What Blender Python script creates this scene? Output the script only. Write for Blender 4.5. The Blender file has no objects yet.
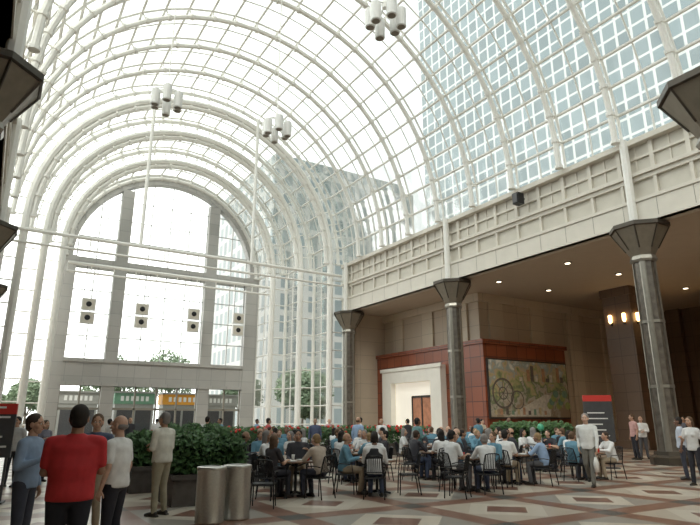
import bpy, bmesh, math, random
from mathutils import Vector as V, Matrix
random.seed(7)
sc=bpy.context.scene
col=sc.collection
pi=math.pi
# ------------------------------------------------------------ materials
def newmat(name):
    m=bpy.data.materials.new(name); m.use_nodes=True
    nt=m.node_tree; b=nt.nodes['Principled BSDF']; return m,nt,b
def mat(name,c,rough=.6,metal=0.,noise=.08,scale=6.,emit=None,es=0.):
    m,nt,b=newmat(name)
    tc=nt.nodes.new('ShaderNodeTexCoord'); n=nt.nodes.new('ShaderNodeTexNoise')
    n.inputs['Scale'].default_value=scale; n.inputs['Detail'].default_value=3
    nt.links.new(tc.outputs['Object'],n.inputs['Vector'])
    r=nt.nodes.new('ShaderNodeValToRGB')
    r.color_ramp.elements[0].position=.3; r.color_ramp.elements[1].position=.7
    r.color_ramp.elements[0].color=(*[x*(1-noise) for x in c],1)
    r.color_ramp.elements[1].color=(*[min(1,x*(1+noise)) for x in c],1)
    nt.links.new(n.outputs['Fac'],r.inputs['Fac']); nt.links.new(r.outputs['Color'],b.inputs['Base Color'])
    b.inputs['Roughness'].default_value=rough; b.inputs['Metallic'].default_value=metal
    if emit: b.inputs['Emission Color'].default_value=(*emit,1); b.inputs['Emission Strength'].default_value=es
    return m
def mth(nt,op,a,b=None,c=None):
    n=nt.nodes.new('ShaderNodeMath'); n.operation=op
    for i,x in enumerate((a,b,c)):
        if x is None: continue
        if isinstance(x,(int,float)): n.inputs[i].default_value=x
        else: nt.links.new(x,n.inputs[i])
    return n.outputs[0]
def mixc(nt,f,a,b):
    n=nt.nodes.new('ShaderNodeMix'); n.data_type='RGBA'
    if isinstance(f,(int,float)): n.inputs[0].default_value=f
    else: nt.links.new(f,n.inputs[0])
    for s,x in ((6,a),(7,b)):
        if isinstance(x,tuple): n.inputs[s].default_value=(*x,1)
        else: nt.links.new(x,n.inputs[s])
    return n.outputs[2]
def gridmat(name,base,line,su,sv,lw=.03,rough=.5,var=.15,metal=0.,bv=None):
    """axis aligned panel grid from object coords"""
    m,nt,b=newmat(name)
    tc=nt.nodes.new('ShaderNodeTexCoord'); sp=nt.nodes.new('ShaderNodeSeparateXYZ')
    nt.links.new(tc.outputs['Object'],sp.inputs[0])
    u=mth(nt,'DIVIDE',mth(nt,'ADD',sp.outputs[0],sp.outputs[1]),su)
    v=mth(nt,'DIVIDE',sp.outputs[2],sv)
    fu=mth(nt,'FRACT',mth(nt,'ADD',u,100.)); fv=mth(nt,'FRACT',mth(nt,'ADD',v,100.))
    l=mth(nt,'MAXIMUM',mth(nt,'LESS_THAN',fu,lw/su),mth(nt,'LESS_THAN',fv,lw/sv))
    w=nt.nodes.new('ShaderNodeTexWhiteNoise'); w.noise_dimensions='2D'
    cb=nt.nodes.new('ShaderNodeCombineXYZ')
    nt.links.new(mth(nt,'FLOOR',u),cb.inputs[0]); nt.links.new(mth(nt,'FLOOR',v),cb.inputs[1])
    nt.links.new(cb.outputs[0],w.inputs['Vector'])
    b2=bv or tuple(x*(1-var) for x in base)
    c=mixc(nt,w.outputs['Value'],base,b2)
    ns=nt.nodes.new('ShaderNodeTexNoise'); ns.inputs['Scale'].default_value=2.5; ns.inputs['Detail'].default_value=5
    nt.links.new(tc.outputs['Object'],ns.inputs['Vector'])
    c=mixc(nt,mth(nt,'MULTIPLY',ns.outputs['Fac'],.35),c,tuple(x*.7 for x in base))
    c=mixc(nt,l,c,line)
    nt.links.new(c,b.inputs['Base Color']); b.inputs['Roughness'].default_value=rough; b.inputs['Metallic'].default_value=metal
    return m
def glassmat(name,tint,refl=.1):
    m=bpy.data.materials.new(name); m.use_nodes=True; nt=m.node_tree; nt.nodes.clear()
    o=nt.nodes.new('ShaderNodeOutputMaterial'); t=nt.nodes.new('ShaderNodeBsdfTransparent'); g=nt.nodes.new('ShaderNodeBsdfGlossy')
    t.inputs[0].default_value=(*tint,1); g.inputs['Roughness'].default_value=.08
    lw=nt.nodes.new('ShaderNodeLayerWeight'); lw.inputs[0].default_value=.25
    mx=nt.nodes.new('ShaderNodeMixShader')
    nt.links.new(mth(nt,'ADD',mth(nt,'MULTIPLY',lw.outputs['Fresnel'],.35),refl*.3),mx.inputs[0])
    nt.links.new(t.outputs[0],mx.inputs[1]); nt.links.new(g.outputs[0],mx.inputs[2]); nt.links.new(mx.outputs[0],o.inputs[0])
    return m
M_white=mat('painted_white_steel',(.88,.87,.83),.45,0,.03)
M_glass=glassmat('vault_glass',(.79,.845,.83))
M_glass2=glassmat('clear_glass',(.86,.90,.89))
M_stone=gridmat('grey_granite',(.50,.49,.47),(.3,.3,.3),1.2,.95,.03,.5)
M_cream=gridmat('cream_limestone',(.61,.51,.395),(.36,.30,.23),2.4,1.1,.03,.5,.08)
M_creaml=gridmat('cream_limestone_pilaster',(.68,.585,.46),(.42,.36,.28),3.,1.1,.03,.5,.05)
M_fascia=mat('fascia_panel',(.68,.64,.565),.5,0,.03,2)
M_fascia2=mat('fascia_recess_panel',(.60,.565,.49),.5,0,.04,2)
M_joint=mat('fascia_joint',(.28,.26,.22),.6,0,.05,2)
M_soffit=gridmat('soffit_plaster',(.56,.48,.38),(.46,.39,.31),3.,3.,.04,.8,.03)
M_wood=gridmat('red_marble_panel',(.32,.09,.042),(.09,.03,.02),.92,.92,.05,.35,.4)
M_bronze=mat('dark_bronze',(.075,.063,.05),.4,.5,.15,3)
M_shaft=mat('column_granite',(.125,.108,.09),.3,.2,.35,5)
M_shaftl=mat('column_steel_band',(.33,.31,.27),.3,.6,.1,4)
M_capl=mat('capital_panel',(.24,.21,.165),.45,.3,.1,4)
M_black=mat('black_metal',(.02,.02,.022),.4,.3,.1)
M_dark=mat('dark_recess',(.05,.042,.038),.6,0,.2)
M_brown=gridmat('brown_pier_stone',(.18,.115,.075),(.08,.055,.04),.9,1.1,.03,.4)
M_steel=mat('brushed_steel',(.52,.51,.48),.35,.85,.08,30)
M_leaf=mat('leaf_green',(.065,.14,.045),.6,0,.5,9)
M_leaf2=mat('hazy_tree_green',(.27,.35,.23),.7,0,.25,4)  # leaf green paled, haze put into the colour
M_flower=mat('red_flower',(.65,.05,.04),.6,0,.3)
M_bark=mat('bark',(.22,.19,.16),.9,0,.3)
M_plant=mat('planter_brown',(.08,.068,.06),.6,0,.2)
M_lamp=mat('warm_lamp',(1,.8,.5),.5,0,0,1,(1,.62,.25),7.)
M_disc=mat('added_disc_glow',(1,.9,.75),.5,0,0,1,(1,.85,.6),4.)
M_tower=gridmat('tower_glass',(.25,.315,.34),(.60,.62,.62),1.6,1.9,.28,.25,.3)
M_tower2=gridmat('tower_stone',(.31,.36,.37),(.52,.52,.50),2.4,3.4,.9,.5,.2)
M_pave=mat('pavement',(.5,.49,.46),.8,0,.1,.5)
M_red=mat('sign_red',(.6,.04,.03),.5,0,.03)
M_orange=mat('sign_orange',(.80,.36,.04),.5,0,.03)
M_teal=mat('awning_green',(.16,.33,.22),.5,0,.05)
M_grey=mat('kiosk_grey',(.34,.34,.32),.5,0,.05)
M_wht=mat('white_plastic',(.8,.8,.78),.4,0,.02)
M_sgn=mat('sign_dark',(.06,.06,.065),.4,0,.1)
M_portal=mat('white_portal_stone',(.86,.83,.76),.5,0,.03,2)
M_tabletop=mat('table_top',(.22,.13,.08),.35,0,.2,8)
M_inner=mat('glowing_lobby_panel',(.85,.80,.70),.6,0,.06,.6,(1,.93,.8),.4)  # flat panel glows by itself in place of a lit lobby
M_redint=mat('red_glow_lobby_door',(.40,.17,.10),.5,0,.3,3,(1,.5,.25),.08)  # door emits a faint orange, standing in for the lit interior
def floormat():
    m,nt,b=newmat('patterned_marble_floor')
    tc=nt.nodes.new('ShaderNodeTexCoord'); sp=nt.nodes.new('ShaderNodeSeparateXYZ'); nt.links.new(tc.outputs['Object'],sp.inputs[0])
    P=2.6
    u=mth(nt,'DIVIDE',mth(nt,'ADD',sp.outputs[0],60.1),P); v=mth(nt,'DIVIDE',mth(nt,'ADD',sp.outputs[1],60.4),P)
    au=mth(nt,'ABSOLUTE',mth(nt,'SUBTRACT',mth(nt,'FRACT',u),.5)); av=mth(nt,'ABSOLUTE',mth(nt,'SUBTRACT',mth(nt,'FRACT',v),.5))
    ch=mth(nt,'MODULO',mth(nt,'ADD',mth(nt,'FLOOR',u),mth(nt,'FLOOR',v)),2.)
    c=mixc(nt,ch,(.55,.47,.38),(.36,.33,.29))
    dia=mth(nt,'ADD',au,av)
    c=mixc(nt,mth(nt,'LESS_THAN',dia,.38),c,(.66,.59,.49))
    c=mixc(nt,mth(nt,'LESS_THAN',dia,.20),c,(.20,.085,.055))
    band=mth(nt,'GREATER_THAN',mth(nt,'MAXIMUM',au,av),.40)
    c=mixc(nt,band,c,(.25,.12,.08))
    cor=mth(nt,'GREATER_THAN',mth(nt,'MINIMUM',au,av),.40)
    c=mixc(nt,cor,c,(.06,.065,.06))
    n=nt.nodes.new('ShaderNodeTexNoise'); n.inputs['Scale'].default_value=3; n.inputs['Detail'].default_value=6
    nt.links.new(tc.outputs['Object'],n.inputs['Vector'])
    c=mixc(nt,mth(nt,'MULTIPLY',n.outputs['Fac'],.22),c,(.35,.3,.25))
    nt.links.new(c,b.inputs['Base Color']); b.inputs['Roughness'].default_value=.28
    return m
M_floor=floormat()
# ------------------------------------------------------------ mesh accumulator
class G:
    def __init__(s): s.v=[];s.f=[];s.m=[]
    def add(s,vs,fs,mi=0):
        o=len(s.v); s.v+= [tuple(x) for x in vs]; s.f+=[tuple(i+o for i in f) for f in fs]; s.m+=[mi]*len(fs)
    def box(s,x0,x1,y0,y1,z0,z1,mi=0):
        s.add([(x,y,z) for z in (z0,z1) for y in (y0,y1) for x in (x0,x1)],
          [(0,2,3,1),(4,5,7,6),(0,1,5,4),(2,6,7,3),(0,4,6,2),(1,3,7,5)],mi)
    def loft(s,rings,n=12,mi=0,cap=True):
        vs=[];fs=[]
        for c,ax,ay in rings:
            for i in range(n):
                a=2*pi*i/n; vs.append(V(c)+V(ax)*math.cos(a)+V(ay)*math.sin(a))
        for k in range(len(rings)-1):
            for i in range(n):
                j=(i+1)%n; fs.append((k*n+i,k*n+j,(k+1)*n+j,(k+1)*n+i))
        if cap:
            fs.append(tuple(reversed(range(n)))); fs.append(tuple(range((len(rings)-1)*n,len(rings)*n)))
        s.add(vs,fs,mi)
    def sweep(s,pts,r,n=6,mi=0,ref=None,closed=False):
        pts=[V(p) for p in pts]; rings=[]
        for i,p in enumerate(pts):
            t=(pts[min(i+1,len(pts)-1)]-pts[max(i-1,0)]).normalized()
            rf=V(ref) if ref else (V((0,0,1)) if abs(t.z)<.9 else V((1,0,0)))
            a=t.cross(rf).normalized(); b=t.cross(a).normalized()
            rr=r[i] if isinstance(r,list) else r
            rings.append((p,a*rr,b*rr))
        s.loft(rings,n,mi)
    def tube(s,p,q,r,n=6,mi=0,r2=None): s.sweep([p,q],[r,r if r2 is None else r2],n,mi)
    def cap(s,p0,r0,p1,r1,n=12,mi=0):
        p0=V(p0);p1=V(p1);d=(p1-p0).normalized(); rf=V((0,0,1)) if abs(d.z)<.9 else V((1,0,0))
        a=d.cross(rf).normalized(); b=d.cross(a); R=[]
        for k in (78,50,22): k=math.radians(k); R.append((p0-d*r0*math.sin(k),a*r0*math.cos(k),b*r0*math.cos(k)))
        for k in (0,22,50,78): 
            k=math.radians(k)
            if k==0: R.append((p0,a*r0,b*r0)); R.append((p1,a*r1,b*r1))
            else: R.append((p1+d*r1*math.sin(k),a*r1*math.cos(k),b*r1*math.cos(k)))
        s.loft(R,n,mi)
    def ell(s,c,r,n=14,mi=0,mtx=None):
        R=[];c=V(c);mt=mtx or Matrix.Identity(3)
        for k in range(-4,5):
            a=math.radians(k*20.5)
            R.append((c+mt@V((0,0,r[2]*math.sin(a))),mt@V((r[0]*math.cos(a),0,0)),mt@V((0,r[1]*math.cos(a),0))))
        s.loft(R,n,mi)
    def lathe(s,c,prof,n=16,mi=0):
        s.loft([((c[0],c[1],c[2]+z),(r,0,0),(0,r,0)) for r,z in prof],n,mi)
    def leaves(s,c,r,n,size,mi=0,box=False):
        for _ in range(n):
            if box: p=V([c[i]+random.uniform(-r[i],r[i]) for i in range(3)])
            else:
                d=V([random.gauss(0,1) for _ in range(3)]).normalized()*random.uniform(.55,1.)
                p=V([c[i]+d[i]*r[i] for i in range(3)])
            a=V([random.gauss(0,1) for _ in range(3)]).normalized(); b=a.orthogonal().normalized()
            z=size*random.uniform(.6,1.3); a*=z; b*=z*.5
            s.add([p-a,p-b,p+a,p+b],[(0,1,2,3)],mi)
    def mesh(s,name,mats,smooth=False):
        me=bpy.data.meshes.new(name); me.from_pydata(s.v,[],s.f)
        for m in mats: me.materials.append(m)
        me.polygons.foreach_set('material_index',s.m)
        if smooth: me.polygons.foreach_set('use_smooth',[True]*len(s.f))
        me.update(); return me
    def obj(s,name,mats,smooth=False,loc=(0,0,0),rz=0,parent=None):
        o=bpy.data.objects.new(name,s.mesh(name,mats,smooth)); col.objects.link(o); o.location=loc; o.rotation_euler=(0,0,rz)
        if parent: o.parent=parent
        return o
def inst(name,me,loc,rz=0,sc_=1.,parent=None):
    o=bpy.data.objects.new(name,me); col.objects.link(o); o.location=loc; o.rotation_euler=(0,0,rz); o.scale=(sc_,)*3 if not isinstance(sc_,tuple) else sc_
    if parent: o.parent=parent
    return o
# ------------------------------------------------------------ dimensions
XL,XR=-0.9,22.9; XC=11.0; R0=11.9; ZS=13.7; YN=38.0; YB=-11.0; YE=46.0
COLY=[13.3,25.3,37.2]
# floor & outside
g=G(); g.box(-14,44,YB,YE+.6,-.2,0); g.obj('floor',[M_floor])
g=G(); g.box(-250,300,-150,400,-.5,-.22); g.obj('ground_plaza',[M_pave])
# ------------------------------------------------------------ vault
def arcpt(R,a,y,zs=ZS): return (XC+R*math.cos(a),y,zs+R*math.sin(a))
NS=26
def vault(g,R,y0,y1,dy,minor,ns,rr=.14,depth=.55):
    n=int(round((y1-y0)/dy))
    for i in range(n+1):
        y=y0+i*dy
        g.sweep([arcpt(R-depth,pi*k/ns,y) for k in range(ns+1)],rr,8,0,(0,1,0))
        g.sweep([arcpt(R-.03,pi*k/ns,y) for k in range(ns+1)],.08,4,0,(0,1,0))
        for k in range(ns+1):
            g.tube(arcpt(R-depth,pi*k/ns,y),arcpt(R,pi*k/ns,y),.05,5)
            a=pi*k/ns; g.tube(arcpt(R-depth,a-.006*14/R,y),arcpt(R-depth,a+.006*14/R,y),rr*1.4,8)
        if i<n:
            for j in range(1,minor):
                g.sweep([arcpt(R,pi*k/ns,y+dy*j/minor) for k in range(ns+1)],.05,4,0,(0,1,0))
    for k in range(ns+1): g.tube(arcpt(R-.02,pi*k/ns,y0),arcpt(R-.02,pi*k/ns,y1),.08,5)
    for k in range(ns):
        a,b=pi*k/ns,pi*(k+1)/ns
        g.add([arcpt(R+.03,a,y0),arcpt(R+.03,a,y1),arcpt(R+.03,b,y1),arcpt(R+.03,b,y0)],[(0,1,2,3)],1)
g=G(); vault(g,R0,YB,YN+.0,3.0625,2,NS); g.obj('ceiling_glass_vault',[M_white,M_glass])
g=G()
ys=[YN,40.6,43.2,YE]
for i,R in enumerate((10.6,9.3,8.0)):
    vault(g,R,ys[i],ys[i+1],(ys[i+1]-ys[i]),2,24-i*2,.17,.35)
    Ro=(R0,10.6,9.3)[i]; n=32; y=ys[i]
    for k in range(n):
        a,b=pi*k/n,pi*(k+1)/n
        g.add([arcpt(R,a,y),arcpt(Ro,a,y),arcpt(Ro,b,y),arcpt(R,b,y)],[(0,1,2,3)],1)
        g.tube(arcpt(R,a,y),arcpt(Ro,a,y),.045,4)
    g.sweep([arcpt((R+Ro)/2,pi*k/n,y) for k in range(n+1)],.04,4,0,(0,1,0))
    g.sweep([arcpt(R,pi*k/n,y-.05) for k in range(n+1)],.24,8,0,(0,1,0))
g.obj('ceiling_stepped_arches',[M_white,M_glass])
def glaze(g,p,q,z0,z1,nu,nv,r=.045,gi=1):
    p=V((p[0],p[1],0));q=V((q[0],q[1],0))
    g.add([(p.x,p.y,z0),(q.x,q.y,z0),(q.x,q.y,z1),(p.x,p.y,z1)],[(0,1,2,3)],gi)
    for i in range(nu+1):
        c=p.lerp(q,i/nu); g.tube((c.x,c.y,z0),(c.x,c.y,z1),r,4)
    for j in range(nv+1):
        z=z0+(z1-z0)*j/nv; g.tube((p.x,p.y,z),(q.x,q.y,z),r,4)
for side,nm in ((1,'wall_right_glazed'),(-1,'wall_left_glazed')):
    g=G(); f=lambda R: XC+side*R
    seq=[(R0,YN),(10.6,YN),(10.6,40.6),(9.3,40.6),(9.3,43.2),(8.0,43.2),(8.0,YE)]
    for (ra,ya),(rb,yb) in zip(seq,seq[1:]):
        glaze(g,(f(ra),ya),(f(rb),yb),0,ZS,2 if ya!=yb else 1,10)
    for ra,ya in ((10.6,YN),(9.3,40.6),(8.0,43.2)):
        g.tube((f(ra),ya-.05,0),(f(ra),ya-.05,ZS),.24,10)
        g.lathe((f(ra),ya-.05,0),[(.38,0),(.38,.25),(.26,.4)],10)
    for ra,ya in ((R0,YN),(10.6,40.6),(9.3,43.2)): g.tube((f(ra),ya,0),(f(ra),ya,ZS),.14,8)
    g.obj(nm,[M_white,M_glass2])
# end wall
g=G()
y0,y1=YE,YE+.7
def zarc(x,R): return ZS+math.sqrt(max(0,R*R-(x-XC)**2))
for a,b in ((3.0,4.2),(17.8,19.0)): g.box(a,b,y0,y1,0,ZS)
for a,b in ((6.95,7.85),(14.15,15.05)):
    zt=min(zarc(a,7.2),zarc(b,7.2)); g.box(a,b,y0+.02,y1-.02,0,zt)
g.box(4.2,17.8,y0+.05,y1,12.9,ZS-.05); g.box(4.2,17.8,y0+.05,y1,4.1,6.0)
g.box(4.2,17.8,y0-.08,y1,4.1,4.35); g.box(4.2,17.8,y0-.08,y1,5.8,6.05)
n=36
for k in range(n):
    a,b=pi*k/n,pi*(k+1)/n
    q=[arcpt(7.1,a,y0),arcpt(8.0,a,y0),arcpt(8.0,b,y0),arcpt(7.1,b,y0),arcpt(7.1,a,y1),arcpt(8.0,a,y1),arcpt(8.0,b,y1),arcpt(7.1,b,y1)]
    g.add(q,[(0,1,2,3),(7,6,5,4),(0,3,7,4),(1,5,6,2)],0)
gy=y0+.35
for a,b in ((4.2,6.95),(7.85,14.15),(15.05,17.8)):
    nu=2 if b-a<3 else 4
    g.add([(a,gy,6.0),(b,gy,6.0),(b,gy,12.9),(a,gy,12.9)],[(0,1,2,3)],2)
    for i in range(nu+1):
        x=a+(b-a)*i/nu; g.tube((x,gy,6),(x,gy,12.9),.04,4,4)
        g.tube((x,gy,ZS),(x,gy,zarc(x,7.05)),.04,4,4)
    for j in range(5): g.tube((a,gy,6+6.9*j/4),(b,gy,6+6.9*j/4),.04,4,4)
    for j in range(1,4):
        z=ZS+1.7*j; h=math.sqrt(max(0,49-(z-ZS)**2)); aa,bb=max(a,XC-h),min(b,XC+h)
        if bb>aa: g.tube((aa,gy,z),(bb,gy,z),.04,4,4)
    g.add([(a,gy,0),(b,gy,0),(b,gy,4.1),(a,gy,4.1)],[(0,1,2,3)],2)
    for i in range(nu+1):
        x=a+(b-a)*i/nu; g.box(x-.06,x+.06,gy-.06,gy+.06,0,4.1,3)
    g.box(a,b,gy-.06,gy+.06,2.4,2.55,3); g.box(a,b,gy-.06,gy+.06,0,.25,3)
vs=[(XC,gy,ZS)]+[arcpt(7.1,pi*k/24,gy) for k in range(25)]
g.add(vs,[(0,k,k+1) for k in range(1,25)],2)
g.obj('wall_end',[M_stone,M_white,M_glass2,M_joint,mat('window_frame_grey',(.50,.51,.50))])
# back wall
g=G(); g.box(-14,44,YB-.4,YB,0,ZS); 
vs=[(XC,YB,ZS)]+[arcpt(R0,pi*k/24,YB) for k in range(25)]; g.add(vs,[(0,k,k+1) for k in range(1,25)],1)
g.obj('wall_back',[M_cream,M_glass])
def tie(y,z,xa,xb,dz,rods,R):
    g=G(); g.tube((xa,y,z),(xb,y,z),.12,8); g.tube((xa,y,z-dz),(xb,y,z-dz),.08,8)
    n=10
    for i in range(n+1):
        x=xa+(xb-xa)*i/n; g.tube((x,y,z),(x,y,z-dz),.04,5)
    for x in rods: g.tube((x,y,z),(x,y,zarc(x,R)),.12,8)
    return g
tie(YN-.25,12.7,XL+.4,XR-.4,.8,(7.1,14.9),R0-.6).obj('tie_truss',[M_white])
tie(42.9,12.3,3.4,18.6,.6,(),8).obj('tie_truss',[M_white])
# ------------------------------------------------------------ side fascias, soffits
def fascia(side,name):
    g=G(); X=XR if side>0 else XL
    def bx(d0,d1,ya,yb,z0,z1,mi=0):
        a,b=X+side*d0,X+side*d1; g.box(min(a,b),max(a,b),ya,yb,z0,z1,mi)
    bx(.05,.45,YB,YN,9.8,13.6,1)
    bx(-.2,.1,YB,YN,9.8,10.75); bx(-.26,.1,YB,YN,10.75,10.9); bx(-.24,.1,YB,YN,9.8,9.92)
    bx(-.1,.1,YB,YN,11.75,11.95); bx(-.22,.1,YB,YN,11.95,12.12); bx(-.30,.1,YB,YN,13.4,13.65)
    bx(-.06,.1,YB,YN,12.75,12.85)
    y=YB+.3
    while y<YN:
        bx(-.08,.1,y-.07,y+.07,10.9,11.75); bx(-.08,.1,y-.09,y+.09,12.12,13.4); bx(-.205,-.2,y-.012,y+.012,9.92,10.75,2)
        bx(-.0,.1,y+.765-.03,y+.765+.03,12.12,13.4)
        y+=1.53
    for yc in [1.3]+COLY:
        g.tube((X-side*.3,yc,9.75 if side>0 else 9.0),(X-side*.3,yc,13.7),.18,8,3)
    return g.obj(name,[M_fascia,M_fascia2,M_joint,M_white])
fascia(1,'wall_right_fascia'); fascia(-1,'wall_left_fascia')
g=G(); g.box(23.35,44,YB,YN,9.85,13.5); g.obj('ceiling_right',[M_soffit])
g=G(); g.box(-14,-1.35,YB,YN,9.85,13.5); g.obj('ceiling_left',[M_soffit])
g=G(); g.box(-14.4,-14,YB,YN,0,13.5); g.box(-14,XL,YN,YN+.4,0,13.5); g.obj('wall_left',[M_cream])
# right block
g=G(); g.box(44,44.4,YB,YN,0,13.5,2); g.box(XR+.1,44,YN,YN+.4,0,13.5,0)
g.box(26.8,44,27.2,YN,6.64,9.85,0)
g.box(33.92,44,27.2,YN,0,6.64,0)
for i in range(3):
    y=28.2+i*3.6; g.box(26.65,26.8,y,y+1.2,6.64,9.3,1)
for i in range(4):
    x=27.6+i*4.; g.box(x,x+1.3,27.05,27.2,6.64,9.3,1)
for i in range(2):
    x=35.6+i*4.; g.box(x,x+1.3,27.05,27.2,0,6.64,1)
g.box(26.6,44,26.98,27.2,9.3,9.84,1); g.box(26.6,26.8,27.2,YN,9.3,9.84,1)
for i in range(9):
    y=-8+i*3.9; g.box(43.6,44,y,y+1.,0,9.85,3)
g.obj('wall_right',[M_cream,M_creaml,M_brown,M_brown])
g=G(); g.box(26.0,33.8,26.2,37.95,0,6.5,0)
g.box(25.85,33.9,26.05,37.95,6.35,6.62,0); g.box(25.9,33.85,26.1,37.95,0,.35,1)
g.box(25.5,26,29.8,36.6,4.3,5.3,2); g.box(25.5,26,29.8,30.9,0,4.3,2); g.box(25.5,26,35.5,36.6,0,4.3,2)
g.box(25.42,25.5,29.65,36.75,5.15,5.4,2)
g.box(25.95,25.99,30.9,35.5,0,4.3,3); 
g.box(25.9,25.96,31.2,33.4,0,3.3,4)
for y in (31.2,32.3,33.4): g.box(25.84,25.97,y-.05,y+.05,0,3.3,1)
g.box(25.84,25.97,31.2,33.4,3.2,3.35,1)
g.obj('shopfront_block',[M_wood,M_dark,M_portal,M_inner,M_redint])
# mural : landscape/city poster
def muralmat():
    m,nt,b=newmat('mural_paint'); tc=nt.nodes.new('ShaderNodeTexCoord')
    n=nt.nodes.new('ShaderNodeTexNoise'); n.inputs['Scale'].default_value=1.6; n.inputs['Detail'].default_value=8; n.inputs['Distortion'].default_value=.6
    nt.links.new(tc.outputs['Object'],n.inputs['Vector'])
    sp=nt.nodes.new('ShaderNodeSeparateXYZ'); nt.links.new(tc.outputs['Object'],sp.inputs[0])
    z=mth(nt,'MULTIPLY',mth(nt,'SUBTRACT',sp.outputs[2],1.85),.2)
    x=mth(nt,'MULTIPLY',mth(nt,'SUBTRACT',sp.outputs[0],26.),-.02)
    f=mth(nt,'ADD',mth(nt,'ADD',z,x),mth(nt,'MULTIPLY',mth(nt,'SUBTRACT',n.outputs['Fac'],.5),1.3))
    r=nt.nodes.new('ShaderNodeValToRGB'); nt.links.new(f,r.inputs['Fac'])
    cs=[(.0,(.34,.26,.18)),(.14,(.50,.46,.38)),(.24,(.16,.20,.12)),(.34,(.34,.38,.18)),(.46,(.55,.42,.26)),(.58,(.30,.38,.38)),(.75,(.70,.71,.66))]
    e=r.color_ramp.elements; e[0].position=cs[0][0]; e[0].color=(*cs[0][1],1); e[1].position=cs[-1][0]; e[1].color=(*cs[-1][1],1)
    for p,c in cs[1:-1]:
        q=e.new(p); q.color=(*c,1)
    nt.links.new(r.outputs['Color'],b.inputs['Base Color']); b.inputs['Roughness'].default_value=.5; return m
g=G(); g.box(26.15,33.65,26.08,26.2,1.75,5.45,1); g.box(26.25,33.55,26.05,26.08,1.85,5.35,0)
def ring(cx,cz,ro,ri,mi,y,sz=1.):
    g.add([(cx+r*math.cos(a*pi/14),y,cz+sz*r*math.sin(a*pi/14)) for r in (ri,ro) for a in range(28)],[(k,(k+1)%28,28+(k+1)%28,28+k) for k in range(28)],mi)
ring(27.35,3.3,.95,.82,2,26.04); ring(27.35,3.3,.4,.33,2,26.04); ring(28.6,2.9,.6,.52,2,26.04)
for k in range(8):
    a=k*pi/4; g.tube((27.35,26.045,3.3),(27.35+.8*math.cos(a),26.045,3.3+.8*math.sin(a)),.02,4,2)
for i in range(12):
    x=28.9+i*.36; h=.25+.75*((i*37)%7)/6; g.box(x,x+.28,26.035,26.046,4.1,4.1+h,(3,5,7,2)[i%4])
g.add([(27.6,26.04,1.9),(31.6,26.04,1.9),(31.9,26.04,3.3),(31.2,26.04,3.3)],[(0,1,2,3)],3)
for i in range(9):
    x=31.6+.22*i; z=2.6+.25*((i*5)%4); g.add([(x+.28*math.cos(a*pi/5),26.038-.001*i,z+.25*math.sin(a*pi/5)) for a in range(10)],[tuple(range(10))],(4,6)[i%2])
for i in range(10):
    x=26.5+i*.5; g.box(x,x+.22,26.03,26.045,2.0,2.25+.1*(i%3),(5,7,2,6)[i%4])
cc=[mat('mural_%d'%i,c,.6,0,.2,5) for i,c in enumerate([(.13,.11,.10),(.60,.56,.48),(.34,.40,.16),(.52,.44,.27),(.18,.30,.22),(.45,.26,.16)])]
g.obj('mural',[muralmat(),M_dark]+cc)
def pier(x,y):
    g=G(); g.box(-.95,.95,-.95,.95,0,9.84); g.box(-1.05,1.05,-1.05,1.05,0,.5); g.box(-1.05,1.05,-1.05,1.05,9.3,9.84)
    for sx,sy in ((-.99,-.45),(-.99,.45),(-.45,-.99),(.45,-.99)):
        g.lathe((sx*1.06,sy*1.06,7.6),[(.05,0),(.11,.12),(.12,.5),(.08,.55)],8,1)
        g.box(min(sx,sx*1.05)-.04,max(sx,sx*1.05)+.04,sy-.04 if sx==-.99 else sy*1.05,sy+.04 if sx==-.99 else sy*.95,7.45,7.68,2)
    g.obj('pier_with_sconces',[M_brown,M_lamp,M_black],loc=(x,y,0))
pier(34.2,21.5); pier(34.2,9.5); pier(39.5,17.8)
g=G()  # glowing discs added to the soffit along with its fill light
for x in (25.5,30,37,41.5):
    for y in (4,8,14,19,24):
        g.lathe((x,y,9.80),[(.2,0),(.2,.05)],12,0); g.lathe((x,y,9.78),[(.14,0),(.14,.02)],12,1)
g.obj('added_soffit_discs',[M_black,M_disc])
for x in (27,36):  # added warm fill spots under the soffit, set apart from the discs
    for y in (3,12,21):
        l=bpy.data.lights.new('soffit_fill_spot','SPOT'); l.energy=360; l.color=(1,.74,.46); l.spot_size=2.4; l.spot_blend=.8; l.shadow_soft_size=.3
        o=bpy.data.objects.new('soffit_fill_spot',l); col.objects.link(o); o.location=(x,y,9.7)
# ------------------------------------------------------------ columns
g=G()
g.lathe((0,0,0),[(.78,0),(.78,.28),(.62,.36),(.60,.5)],8,0)
g.lathe((0,0,.5),[(.45,0),(.43,7.6)],8,1)
for k in range(4):
    a=k*pi/2; c,s_=math.cos(a),math.sin(a)
    g.loft([((c*.42,s_*.42,z),(-s_*.12,c*.12,0),(c*.04,s_*.04,0)) for z in (.5,8.1)],8,2)
for z in (2.9,5.5): g.lathe((0,0,z),[(.48,0),(.48,.12)],8,2)
g.lathe((0,0,8.1),[(.5,0),(.55,.1),(.5,.25),(.46,.3)],8,2)
g.lathe((0,0,8.35),[(.46,0),(.62,.3),(1.12,1.15)],8,3)
for k in range(8):
    a=2*pi*k/8; c,s_=math.cos(a),math.sin(a)
    g.tube((c*.62,s_*.62,8.65),(c*1.13,s_*1.13,9.5),.035,4,0)
g.lathe((0,0,9.5),[(1.15,0),(1.2,.03),(1.2,.2),(1.12,.22)],8,0)
colme=g.mesh('column',[M_bronze,M_shaft,M_shaftl,M_capl])
for y in COLY+[1.3]: inst('uplight_column',colme,(XR,y,0),pi/8)
for y in COLY: inst('uplight_column',colme,(XL-.1,y,0),pi/8,(.95,.95,.925))
inst('uplight_column',colme,(15.0,6.2,0),pi/8,(1.1,1.1,1.04))
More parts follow.
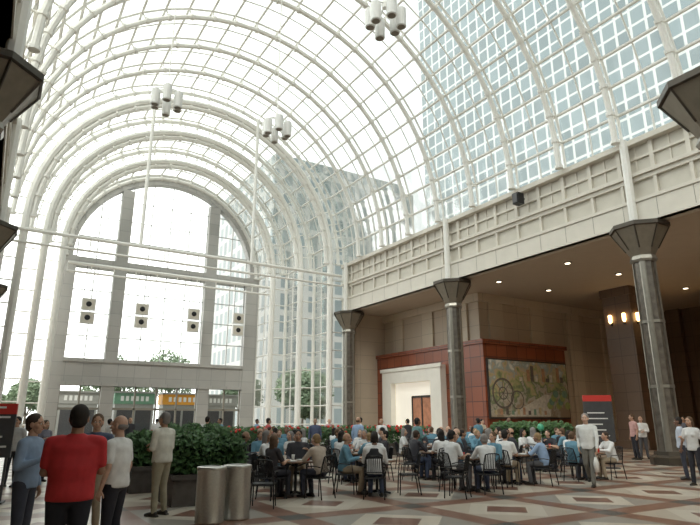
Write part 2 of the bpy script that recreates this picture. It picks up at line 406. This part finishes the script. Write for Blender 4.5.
# ------------------------------------------------------------ hanging lamp clusters
def cluster(x,y,z):
    g=G(); zt=zarc(x,R0-.5)
    g.tube((0,0,0.9),(0,0,zt-z),.03,5,1); g.lathe((0,0,.5),[(.12,0),(.16,.2),(.1,.45)],10,1)
    for k in range(6):
        a=k*pi/3+.3; cx,cy=.6*math.cos(a),.6*math.sin(a); dz=-.15*(k%2)
        g.tube((0,0,.75),(cx,cy,.6+dz),.03,5,1)
        g.lathe((cx,cy,-.3+dz),[(.17,0),(.2,.03),(.21,.65),(.2,.8),(.1,.88)],14,0)
        g.lathe((cx,cy,-.31+dz),[(.15,0),(.15,.02)],12,2)
    g.obj('pendant_lamp_cluster',[M_wht,M_white,M_joint],loc=(x,y,z))
cluster(11.0,15.2,16.6); cluster(11.0,25.2,16.5); cluster(5.3,25.4,16.5)
g=G()
for z in (-.95,.05):
    g.box(-.48,.48,-.12,.12,z,z+.88,0); g.box(-.4,.4,-.14,-.12,z+.08,z+.8,1)
    g.loft([((0,-.15,z+.45),(.2,0,0),(0,0,.2)),((0,-.18,z+.45),(.14,0,0),(0,0,.14))],14,2)
for sx in (-.4,.4): g.tube((sx,0,.95),(sx,0,3.4),.02,4,2)
spk=g.mesh('loudspeaker',[M_wht,M_fascia,M_black])
for x in (5.3,9.1,13.1,16.9): inst('hanging_loudspeaker',spk,(x,45.2,9.4))
g=G(); g.box(-.25,.2,-.2,.2,-.3,.3,0); g.box(-.3,-.25,-.15,.15,-.24,.24,1); g.tube((.2,0,0),(.45,0,.1),.05,6,0); g.obj('wall_loudspeaker',[M_black,M_sgn],loc=(22.3,19.2,12.9))
# ------------------------------------------------------------ planters/hedges
def hedge(x0,x1,y0,y1,zp,zt,n,flowers=0,name='hedge_planter'):
    g=G(); g.box(x0,x1,y0,y1,0,zp,0); g.box(x0-.05,x1+.05,y0-.05,y1+.05,zp-.1,zp,0)
    cx,cy=(x0+x1)/2,(y0+y1)/2
    k=max(1,int((x1-x0)/.6))
    g.leaves((cx,cy,(zp+zt)/2),((x1-x0)/2,(y1-y0)/2,(zt-zp)/2),n,.075,1,True)
    for i in range(k): g.leaves((x0+(i+.5)*(x1-x0)/k,cy,zt-.1),(.4,(y1-y0)/2+.1,.28),n//(2*k),.085,1)
    for _ in range(flowers):
        g.ell((random.uniform(x0,x1),random.uniform(y0-.1,y1),zt+random.uniform(-.15,.15)),(.07,.07,.06),8,2)
    g.obj(name,[M_plant,M_leaf,M_flower])
hedge(3.35,4.9,12.1,13.2,.6,1.25,5000)
hedge(3.1,4.9,14.8,15.8,.6,1.25,3000)
hedge(18.,22.2,17,18.2,.5,1.45,6000)
hedge(8.5,20,24,25,.55,1.25,9000,160)
hedge(5.0,7.2,19.8,20.6,.6,1.4,2500)
g=G(); g.lathe((0,0,0),[(.235,0),(.245,.02),(.245,.04),(.24,.05),(.24,.82),(.25,.83),(.25,.88),(.24,.89),(.17,.9),(.165,.86)],28,0)
g.lathe((0,0,.86),[(.165,0),(.16,.005)],20,1)
binm=g.mesh('bin',[M_steel,M_black],True)
inst('trash_bin',binm,(3.43,10.05,0)); inst('trash_bin',binm,(3.95,10.2,0))
def directory(x,y,rz,h,w):
    g=G(); g.box(-w/2,w/2,-.05,.05,.9,h-.22,0); g.box(-w/2,w/2,-.055,.055,h-.22,h,1)
    for i in range(5): g.box(-w*.4,w*.3-(i%3)*.1,-.056,-.05,1.1+i*.2,1.14+i*.2,2)
    for s_ in (-.35,.35): g.tube((s_*w,0,0),(s_*w,0,.95),.03,6,0)
    g.box(-w/2,w/2,-.2,.2,0,.04,0); g.obj('directory_sign',[M_sgn,M_red,M_wht],loc=(x,y,0),rz=rz)
directory(19.1,13.6,-.7,2.55,1.0); directory(.32,14.6,-.2,2.0,.5)
# ------------------------------------------------------------ furniture
g=G()
g.lathe((0,0,.72),[(.44,0),(.46,.01),(.46,.03),(.45,.035)],24,0)
g.tube((0,0,.05),(0,0,.72),.035,8,1)
for k in range(4):
    a=k*pi/2+pi/4; g.tube((0,0,.09),(.32*math.cos(a),.32*math.sin(a),.02),.025,6,1)
    g.tube((0,0,.62),(.25*math.cos(a),.25*math.sin(a),.71),.015,5,1)
tabm=g.mesh('table',[M_tabletop,M_black])
g=G()
for x,y in ((.2,.1),(-.15,.22),(-.2,-.2)): g.lathe((x,y,.756),[(.1,0),(.13,.015),(.12,.018)],16,0)
for x,y,m in ((.05,.25,0),(.25,-.12,1),(-.28,.02,2)): g.lathe((x,y,.756),[(.03,0),(.04,.11),(.042,.12)],10,m)
twm=g.mesh('tableware',[M_wht,M_red,M_wht])
g=G(); r=.014
for sx in (-1,1):
    g.sweep([(sx*.23,.22,0),(sx*.22,.2,.45),(sx*.25,.17,.66),(sx*.25,-.1,.68),(sx*.22,-.22,.66)],r,6)
    g.sweep([(sx*.23,-.27,0),(sx*.21,-.2,.45),(sx*.20,-.25,.7),(sx*.17,-.29,.88)],r,6)
    g.tube((sx*.22,.2,.43),(sx*.21,-.2,.43),r,6)
g.sweep([(-.17,-.29,.88),(-.08,-.31,.905),(.08,-.31,.905),(.17,-.29,.88)],r,6)
g.tube((-.22,.2,.43),(.22,.2,.43),r,6); g.tube((-.21,-.2,.43),(.21,-.2,.43),r,6); g.tube((-.2,-.22,.55),(.2,-.22,.55),r,6)
for i in range(9):
    x=-.16+.04*i; g.sweep([(x*1.1,-.215,.55),(x*1.05,-.26,.72),(x,-.3,.895)],.009,5)
for i in range(9): g.box(-.21,.21,-.2+i*.045,-.2+i*.045+.036,.435,.452)
chm=g.mesh('chair',[M_black])
# ------------------------------------------------------------ people
def remesh(g,vox,sm=3):
    bm=bmesh.new(); me=g.mesh('t',[]); bm.from_mesh(me); bmesh.ops.recalc_face_normals(bm,faces=bm.faces); bm.to_mesh(me); bm.free()
    o=bpy.data.objects.new('t',me); col.objects.link(o)
    r=o.modifiers.new('r','REMESH'); r.mode='VOXEL'; r.voxel_size=vox
    s=o.modifiers.new('s','SMOOTH'); s.iterations=sm; s.factor=.5
    dg=bpy.context.evaluated_depsgraph_get(); out=bpy.data.meshes.new_from_object(o.evaluated_get(dg))
    bpy.data.objects.remove(o); bpy.data.meshes.remove(me); return out
def hand(g,w,d,n,side):
    w=V(w);d=V(d).normalized();n=V(n);n=(n-d*n.dot(d)).normalized();a=d.cross(n).normalized()*side
    g.loft([(w-d*.02,a*.024,n*.018),(w+d*.02,a*.03,n*.016),(w+d*.06,a*.04,n*.014),(w+d*.09,a*.039,n*.012)],10)
    for i,(off,L) in enumerate(((.031,.066),(.010,.075),(-.011,.07),(-.031,.055))):
        p=w+d*.085+a*off; c1=math.radians(22+4*i);c2=math.radians(55+5*i)
        q=p+(d*math.cos(c1)+n*math.sin(c1))*L*.55; e=q+(d*math.cos(c2)+n*math.sin(c2))*L*.5
        g.cap(p,.0095,q,.0088,8); g.cap(q,.0088,e,.0072,8)
    p=w+d*.03+a*.03; q=p+(d*.6+a*.6+n*.25).normalized()*.035; e=q+(d*.85+a*.2+n*.45).normalized()*.03
    g.cap(p,.013,q,.0105,8); g.cap(q,.0105,e,.0085,8)
def fig(pose,hair='short',sleeve='short',build=1.,vest=False,hy=0.,hp=0.,fem=False):
    sit=pose.startswith('sit'); pz=.57 if sit else .95
    lean={'sit_lean':.24,'sit_table':.08,'sit_back':-.08,'walk':.05}.get(pose,.01)
    U=V((0,math.sin(lean),math.cos(lean))); F=V((0,math.cos(lean),-math.sin(lean))); Xa=V((1,0,0)); P=V((0,0,pz))
    T=lambda x,f,u: P+Xa*x+F*f+U*u
    sw=(.185 if not fem else .165)*(.5+.5*build)
    J={}
    for s in (-1,1):
        J['S',s]=T(s*sw,0,.445)
        if pose=='stand': e,w=T(s*.25,-.03,.18),T(s*.26,.04,-.07)
        elif pose=='hips': e,w=T(s*.38,-.1,.2),T(s*.2,.06,.07)
        elif pose=='fold': e,w=T(s*.25,.02,.18),T(s*.05,.23,.2+.03*s)
        elif pose=='talk': e,w=(T(.25,.0,.18),T(.16,.24,.27)) if s>0 else (T(-.25,-.03,.18),T(-.26,.04,-.07))
        elif pose=='walk': e,w=T(s*.24,-.1*s,.19),T(s*.24,-.12*s+.1,-.04)
        elif pose=='sit_table': e,w=T(s*.25,.12,.19),V((s*.13,.37,.80))
        elif pose=='sit_lean': e,w=(V((s*.26,.28,.80)),V((s*.05,.42,.98))) if s>0 else (V((-.26,.28,.80)),V((-.05,.42,.82)))
        else: e,w=T(s*.25,.06,.17),V((s*.12,.30,.68))
        J['E',s]=V(e);J['W',s]=V(w)
        J['H',s]=V((s*.09,.0 if not sit else .03,pz-.03))
        if sit: J['K',s]=V((s*.12,.44,.53));J['A',s]=V((s*.13,.40 if pose!='sit_back' else .5,.09))
        elif pose=='walk': J['K',s]=V((s*.09,.17 if s<0 else .06,.52));J['A',s]=V((s*.09,.27,.09)) if s<0 else V((.09,-.27,.17))
        else: J['K',s]=V((s*.10,.015,.50));J['A',s]=V((s*.13,-.02,.09))
    out=G(); parts=[]
    b=build
    g=G()
    wz=[(-.07,.168,.122),(0,.168,.125),(.10,.150 if fem else .165,.112),(.22,.155 if fem else .172,.118),(.33,.17 if fem else .187,.125),(.41,.175 if fem else .198,.115),(.465,.15 if fem else .17,.09),(.505,.105,.075),(.535,.066,.062)]
    g.loft([(T(0,0,z),Xa*w*(.97*b if z<.45 else 1),F*d*(b*1.05 if z<.3 else 1)) for z,w,d in wz],20)
    if fem: 
        for s in (-1,1): g.ell(T(s*.075,.09,.33),(.06,.05,.06),10)
    for s in (-1,1):
        S,E,W=J['S',s],J['E',s],J['W',s]
        g.cap(T(s*sw*.6,0,.455),.07,S,.066); 
        if sleeve=='short': g.cap(S,.066,S.lerp(E,.72),.056)
        else: g.cap(S,.066,E,.052); g.cap(E,.052,E.lerp(W,.93),.038)
    parts.append((remesh(g,.016,3),1))
    if vest:
        g=G(); g.loft([(T(0,0,z),Xa*(w+.012 if z<.4 else w*.8),F*(d+.014)) for z,w,d in wz[:-2]],20); parts.append((remesh(g,.016,2),8))
    g=G()
    g.ell(T(0,-.01,-.0),(.16*b,.122*b,.125),16)
    for s in (-1,1):
        H,K,A=J['H',s],J['K',s],J['A',s]
        g.cap(H,.092*b,K,.066); g.cap(K,.066,A+V((0,0,.0)),.052)
        g.cap(K.lerp(A,.5),.063,A,.055)
    parts.append((remesh(g,.017,3),2))
    g=G()
    for s in (-1,1):
        A=J['A',s]; z0=A.z-.09
        g.loft([(V((A.x,A.y-.07,z0+.04)),V((.028,0,0)),V((0,0,.035))),(V((A.x,A.y-.03,z0+.05)),V((.037,0,0)),V((0,0,.048))),(V((A.x,A.y+.05,z0+.045)),V((.041,0,0)),V((0,0,.043))),(V((A.x,A.y+.13,z0+.033)),V((.046,0,0)),V((0,0,.032))),(V((A.x,A.y+.19,z0+.025)),V((.03,0,0)),V((0,0,.022)))],12)
        g.box(A.x-.04,A.x+.04,A.y-.09,A.y+.17,z0,z0+.025)
    parts.append((remesh(g,.011,2),3))
    g=G(); hc=T(0,.022,.672); 
    g.cap(T(0,-.005,.46),.062,T(0,.01,.60),.056)
    for s in (-1,1):
        S,E,W=J['S',s],J['E',s],J['W',s]; g.cap(S,.045,E,.038); g.cap(E,.039,W,.026)
    parts.append((remesh(g,.013,2),0))
    R=Matrix.Rotation(hy,3,'Z')@Matrix.Rotation(hp,3,'X')@Matrix.Scale(1.05,3)
    h=lambda x,y,z: hc+R@V((x,y,z))
    g=G(); g.ell(h(0,-.012,.022),(.076,.094,.098),16,0,R); g.ell(h(0,.022,-.045),(.056,.068,.07),14,0,R); g.ell(h(0,.05,-.088),(.026,.028,.022),10,0,R)
    g.cap(h(0,.084,.005),.010,h(0,.108,-.028),.015,8); g.cap(h(-.045,.068,.022),.013,h(.045,.068,.022),.013,8)
    for s in (-1,1): g.ell(h(s*.078,-.008,-.008),(.010,.022,.033),10,0,R); g.ell(h(s*.045,.05,-.025),(.025,.03,.025),8,0,R)
    parts.append((remesh(g,.007,2),0))
    g=G()
    for s in (-1,1): hand(g,J['W',s],(J['W',s]-J['E',s]),V((-s*1.,0,-.1)) if pose in('stand','walk','hips') else V((-.2*s,0.1,-1)),-s)
    parts.append((remesh(g,.005,1),0))
    for me,mi in parts:
        out.add([v.co for v in me.vertices],[tuple(p.vertices) for p in me.polygons],mi)
    for s in (-1,1):
        out.ell(h(s*.031,.079,.003),(.0135,.009,.0085),10,5,R); out.ell(h(s*.031,.087,.003),(.006,.004,.006),8,6,R)
        if hair!='bald': out.ell(h(s*.033,.087,.027),(.02,.006,.004),8,4,R)
    out.ell(h(0,.090,-.060),(.024,.006,.007),10,7,R)
    if hair!='bald':
        g=G(); g.ell(h(0,-.025,.036),(.085,.098,.096),16,0,R); g.ell(h(0,-.05,-.02),(.078,.062,.07),14,0,R)
        if hair=='long':
            g.ell(h(0,-.06,-.06),(.088,.055,.13),14,0,R); g.ell(h(0,-.075,-.15),(.08,.04,.10),12,0,R)
            for s in (-1,1): g.ell(h(s*.075,-.02,-.06),(.022,.045,.10),10,0,R)
        if hair=='bun': g.ell(h(0,-.13,.03),(.04,.04,.04),10,0,R)
        me=remesh(g,.009,2); out.add([v.co for v in me.vertices],[tuple(p.vertices) for p in me.polygons],4)
    else:
        g=G(); g.ell(h(0,-.045,-.01),(.082,.067,.045),14,0,R); me=remesh(g,.009,1); out.add([v.co for v in me.vertices],[tuple(p.vertices) for p in me.polygons],4)
    return out.mesh('figure',[M_white]*9,True)
TPL={}
def tpl(*a,**k):
    key=(a,tuple(sorted(k.items())))
    if key not in TPL: TPL[key]=fig(*a,**k)
    return TPL[key]
MC={}
def cm(kind,c,rough=.8):
    k=(kind,c)
    if k not in MC: MC[k]=mat(kind,c,rough,0,.08,14)
    return MC[k]
SK=[(.55,.33,.23),(.48,.28,.19),(.22,.12,.08),(.60,.38,.28),(.35,.20,.13)]
HR=[(.02,.015,.012),(.05,.03,.02),(.12,.07,.04),(.25,.23,.22),(.015,.012,.012),(.3,.2,.1)]
SH=[(.78,.79,.80),(.72,.73,.74),(.30,.42,.62),(.04,.04,.05),(.08,.10,.18),(.62,.56,.45),(.50,.08,.08),(.13,.28,.38),(.60,.38,.42),(.8,.8,.8),(.20,.10,.16)]
PT=[(.03,.03,.04),(.05,.055,.08),(.35,.28,.2),(.1,.1,.11),(.06,.08,.14)]
EW=mat('eye_white',(.8,.8,.78),.3); EI=mat('iris_dark',(.03,.02,.015),.2); MO=mat('lips',(.42,.16,.13),.5)
def person(name,me,loc,rz,skin,shirt,pants,hair,s=1.,vest=(.02,.02,.025),shoe=(.03,.025,.02)):
    o=inst(name,me,loc,rz,s)
    L=[cm('skin',skin,.55),cm('shirt_cloth',shirt),cm('trouser_cloth',pants),cm('shoe_leather',shoe,.4),cm('hair',hair),EW,EI,MO,cm('vest_cloth',vest)]
    for i,m in enumerate(L):
        o.material_slots[i].link='OBJECT'; o.material_slots[i].material=m
    return o
D=math.radians
tables=[(6.25,12.5,[200,290,60,140]),(8.0,11.75,[232,330,60,140]),(10.55,11.15,[180,250,10,90]),(12.6,11.65,[200,290,60,130]),(15.2,11.3,[185,340,80]),
 (6.8,15.1,[250,320,20,90,160]),(9.2,14.5,[200,270,340,40,110]),(11.5,13.9,[180,250,320,30,100]),(13.9,14.0,[220,300,10,80,140]),(16.4,14.0,[200,290,20,100]),
 (8.3,17.7,[200,280,350,70,140]),(10.8,17.0,[190,260,330,50,110]),(13.4,16.7,[210,280,350,60,130]),(16.2,16.8,[180,250,320,60]),
 (9.8,20.6,[220,320,60,140]),(12.5,20.4,[190,280,20,100]),(16.5,20.0,[230,310,60,140]),(19.2,15.0,[200,300,80]),(19.2,20.9,[190,260,20])]
person('standing_man',tpl('fold','short','short',1.3),(.80,6.45,0),D(-12),SK[4],(.52,.03,.035),(.015,.016,.025),HR[0],1.03)
person('standing_man',tpl('talk','short','long',1.05),(.52,8.3,0),D(-120),SK[0],(.25,.34,.48),PT[1],HR[1],.99)
person('standing_man',tpl('stand','bald','short',1.2),(1.47,7.85,0),D(50),SK[3],(.78,.78,.77),(.02,.02,.03),HR[3],.98)
person('standing_man',tpl('stand','short','short',1.1),(1.50,9.9,0),D(170),SK[0],(.07,.09,.15),PT[2],HR[2],1.)
person('standing_man',tpl('fold','short','long',1.25),(2.88,11.25,0),D(35),SK[1],(.72,.70,.62),(.36,.32,.23),HR[3],1.03)
person('standing_visitor',tpl('stand','short','short',1.1),(.75,18,0),D(150),SK[1],(.5,.5,.5),PT[0],HR[0],1.)
person('standing_visitor',tpl('talk','long','short',1.,fem=True),(1.5,19,0),D(-150),SK[0],(.2,.2,.25),PT[0],HR[1],.95)
walker=person('walking_man',tpl('walk','short','long',1.1),(13.75,10.2,0),D(115),SK[3],(.74,.75,.74),(.16,.15,.13),HR[3],1.05)
g=G(); g.loft([((0,0,0),(.13,0,0),(0,.06,0)),((0,0,.2),(.15,0,0),(0,.07,0)),((0,0,.36),(.13,0,0),(0,.03,0))],12,0)
g.sweep([(-.08,0,.35),(-.04,0,.47),(.04,0,.47),(.08,0,.35)],.008,5); g.obj('shopping_bag',[M_wht],True,loc=(13.63,9.93,.37),rz=.5)
person('standing_visitor',tpl('stand','short','short',1.1),(24.4,15.7,0),D(60),SK[0],(.6,.35,.33),PT[0],HR[2],1.1)
person('standing_visitor',tpl('fold','bald','long',1.15),(25.3,15.9,0),D(130),SK[0],SH[0],PT[3],HR[3],1.05)
person('standing_visitor',tpl('talk','long','short',1.,fem=True),(16.15,8.75,0),D(90),SK[0],(.7,.7,.7),PT[0],HR[2],1.0)
person('walking_visitor',tpl('walk','short','long',1.1),(28.3,15.6,0),D(100),SK[4],(.10,.1,.12),PT[0],HR[0],1.05)
person('standing_visitor',tpl('stand','short','short',1.1),(17.5,9.8,0),D(30),SK[2],(.55,.6,.7),PT[1],HR[0],1.0)
stands=[(14.6,18.6,(.5,.30,.38),'hips'),(14.5,20.9,SH[0],'stand'),(12.1,15.4,(.12,.25,.26),'talk'),(17.2,22.6,SH[3],'fold'),(12.4,23,SH[4],'stand'),(14.7,22.9,SH[0],'talk'),(10.2,23.1,SH[6],'fold'),(21.6,20.3,SH[0],'stand'),(21.8,22.4,SH[5],'walk'),(9.5,27,SH[7],'walk'),(6,30,SH[3],'stand'),(8,33,SH[0],'walk'),(13,31,SH[2],'stand'),(16.5,29,SH[8],'walk'),(4.4,26,SH[9],'stand'),(7.4,22.6,SH[0],'talk'),(11.9,18.7,SH[2],'stand'),(17.9,18.6-.0,SH[7],'stand')]
def clear(x,y):
    for _ in range(12):
        for tx,ty,_a in tables:
            d=V((x-tx,y-ty))
            if d.length<1.5: d=d.normalized()*1.5; x,y=tx+d.x,ty+d.y
        if 17.7<x<22.5 and 16.7<y<18.5: y=18.6
        if 8.2<x<20.3 and 23.7<y<25.3: y=23.6
    return x,y
for i,(x,y,c,p) in enumerate(stands):
    x,y=clear(x,y)
    person('standing_visitor',tpl(p,('short','bald','short')[i%3],('long','short')[i%2] if p!='fold' else 'long',1.1 if p!='fold' else 1.15),(x,y,0),random.uniform(0,6.28),SK[i%5],c,PT[i%5],HR[(i*2)%6],random.uniform(.98,1.04))
sitT=[('sit_table','short','short',1.1),('sit_lean','short','long',1.1),('sit_back','short','long',1.15),('sit_table','bald','long',1.15)]
sitF=[('sit_table','long','short',1.),('sit_back','long','long',1.),('sit_lean','bun','short',1.)]
def seated(x,y,tx,ty,i,**kw):
    rz=math.atan2(-(tx-x),ty-y)
    d=V((tx-x,ty-y)).normalized()
    inst('cafe_chair',chm,(x+d.x*.05,y+d.y*.05,0),rz)
    if kw.get('empty'): return
    if kw.get('vest'): me=tpl('sit_table','short','long',1.1,vest=True)
    elif kw.get('fem',i%3==0): me=tpl(*sitF[i%3],fem=True)
    else: me=tpl(*sitT[i%4])
    person('seated_diner',me,(x,y,0),rz,kw.get('skin',SK[(i*3)%5]),kw.get('shirt',SH[(i*7+i//3)%11]),PT[i%5],kw.get('hair',HR[(i*5)%6]),random.uniform(.98,1.05))
ct=0
for ti,(tx,ty,an) in enumerate(tables):
    e=inst('cafe_table',tabm,(tx,ty,0),ti*.4); inst('tableware',twm,(0,0,0),ti,1.,e)
    for k,a in enumerate(an):
        A=D(a); x,y=tx+.78*math.cos(A),ty+.78*math.sin(A); kw={}
        if (ti,k)==(1,0): kw=dict(vest=True,shirt=(.78,.78,.79),skin=SK[2],hair=HR[0])
        if (ti,k)==(0,0): kw=dict(fem=True,shirt=(.04,.035,.04),hair=HR[2])
        if (ti,k)==(0,1): kw=dict(fem=False,shirt=(.5,.42,.35))
        if ti in(2,3) and k<2: kw=dict(fem=False,shirt=SH[(0,1,9,2)[(ti*2+k)%4]])
        if ti==1 and k==1 : kw=dict(empty=True)
        if ti==4 and k==1: kw=dict(fem=False,shirt=(.75,.75,.75))
        seated(x,y,tx,ty,ct,**kw); ct+=1
for x,y,r in ((9.15,10.3,.6),(4.9,11.2,-.5)): inst('cafe_chair',chm,(x,y,0),r)
g=G(); g.ell((0,0,0),(.11,.11,.13),14,0); g.tube((0,0,-.12),(0,0,-.6),.005,4,1); g.obj('green_balloon',[mat('balloon_green',(.08,.42,.25),.4),M_wht],True,loc=(16.4,14.0,1.42))
# ------------------------------------------------------------ outside
def tree(x,y,h):
    g=G(); g.sweep([(0,0,-.25),(.1,0,h*.3),(0,.1,h*.6)],[.16,.12,.06],8,0)
    for i in range(6):
        a=i*1.05; g.tube((.1,0,h*.35),(h*.2*math.cos(a),h*.2*math.sin(a),h*.6),.06,5,0,.03)
        g.leaves((h*.17*math.cos(a),h*.17*math.sin(a),h*(.6+.08*(i%3))),(h*.2,h*.2,h*.16),450,.22,1)
    g.leaves((0,0,h*.8),(h*.22,h*.22,h*.2),600,.22,1); g.obj('street_tree',[M_bark,M_leaf2],loc=(x,y,0))
for x,y,h in ((3,62,5.5),(22.5,58,6.5),(26,51,6),(29,58,7.5),(-3,58,5.5),(0,51,4),(34,64,8),(23.5,44,4),(15.6,62,9),(11,66,8.5)): tree(x,y,h)
def kiosk(x,y,w,m):
    g=G(); g.box(-w,w,-.8,.8,3.0,3.9,0); g.box(-w+.1,w-.1,-.7,.7,-.2,3.,1); g.box(-w+.3,-.1,-.72,-.7,.5,2.5,2); g.box(.1,w-.3,-.72,-.7,.5,2.5,2); g.box(-w-.1,w+.1,-1.,1.,3.9,4.02,1)
    for i in range(6): g.box(-w*.7+i*w*.24,-w*.7+i*w*.24+w*.14,-.83,-.8,3.25,3.65,3)
    g.obj('kiosk',[m,M_grey,M_sgn,M_wht],loc=(x,y,0))
kiosk(14.9,53.5,1.8,M_orange); kiosk(10.7,53.,1.7,M_teal); kiosk(6.4,54.,1.6,M_grey); kiosk(18.8,54.5,1.6,M_grey)
g=G(); g.box(50,90,-20,60,-.3,120); g.obj('office_tower',[M_tower])
g=G(); g.box(34,62,78,110,-.3,42); g.box(34.5,61,79,105,42,44); g.obj('office_tower',[M_tower2])
# ------------------------------------------------------------ world & sun
w=bpy.data.worlds.new('World'); sc.world=w; w.use_nodes=True; nt=w.node_tree; bg=nt.nodes['Background']
tc=nt.nodes.new('ShaderNodeTexCoord'); vm=nt.nodes.new('ShaderNodeVectorMath'); vm.operation='DOT_PRODUCT'
nt.links.new(tc.outputs['Generated'],vm.inputs[0]); vm.inputs[1].default_value=V((-.45,.85,.3)).normalized()
mr=nt.nodes.new('ShaderNodeMapRange'); mr.interpolation_type='SMOOTHSTEP'; mr.inputs[1].default_value=.3; mr.inputs[2].default_value=.97
nt.links.new(vm.outputs['Value'],mr.inputs[0])
nt.links.new(mixc(nt,mr.outputs[0],(.96,.98,.98),(1,.98,.94)),bg.inputs[0])
nt.links.new(mth(nt,'ADD',mth(nt,'MULTIPLY',mr.outputs[0],2.8),1.15),bg.inputs[1])
l=bpy.data.lights.new('sun','SUN'); l.energy=2.2; l.angle=D(28); l.color=(1,.94,.86)
o=bpy.data.objects.new('sun',l); col.objects.link(o); o.rotation_euler=(D(35),D(-38),0)
sc.view_settings.view_transform='Standard'
# ------------------------------------------------------------ camera
c=bpy.data.cameras.new('camera'); c.lens=29.3; c.sensor_width=36; c.clip_end=1000
o=bpy.data.objects.new('camera',c); col.objects.link(o); o.location=(0,0,1.65); o.rotation_euler=(D(90+15.5),0,D(-31.7)); sc.camera=o
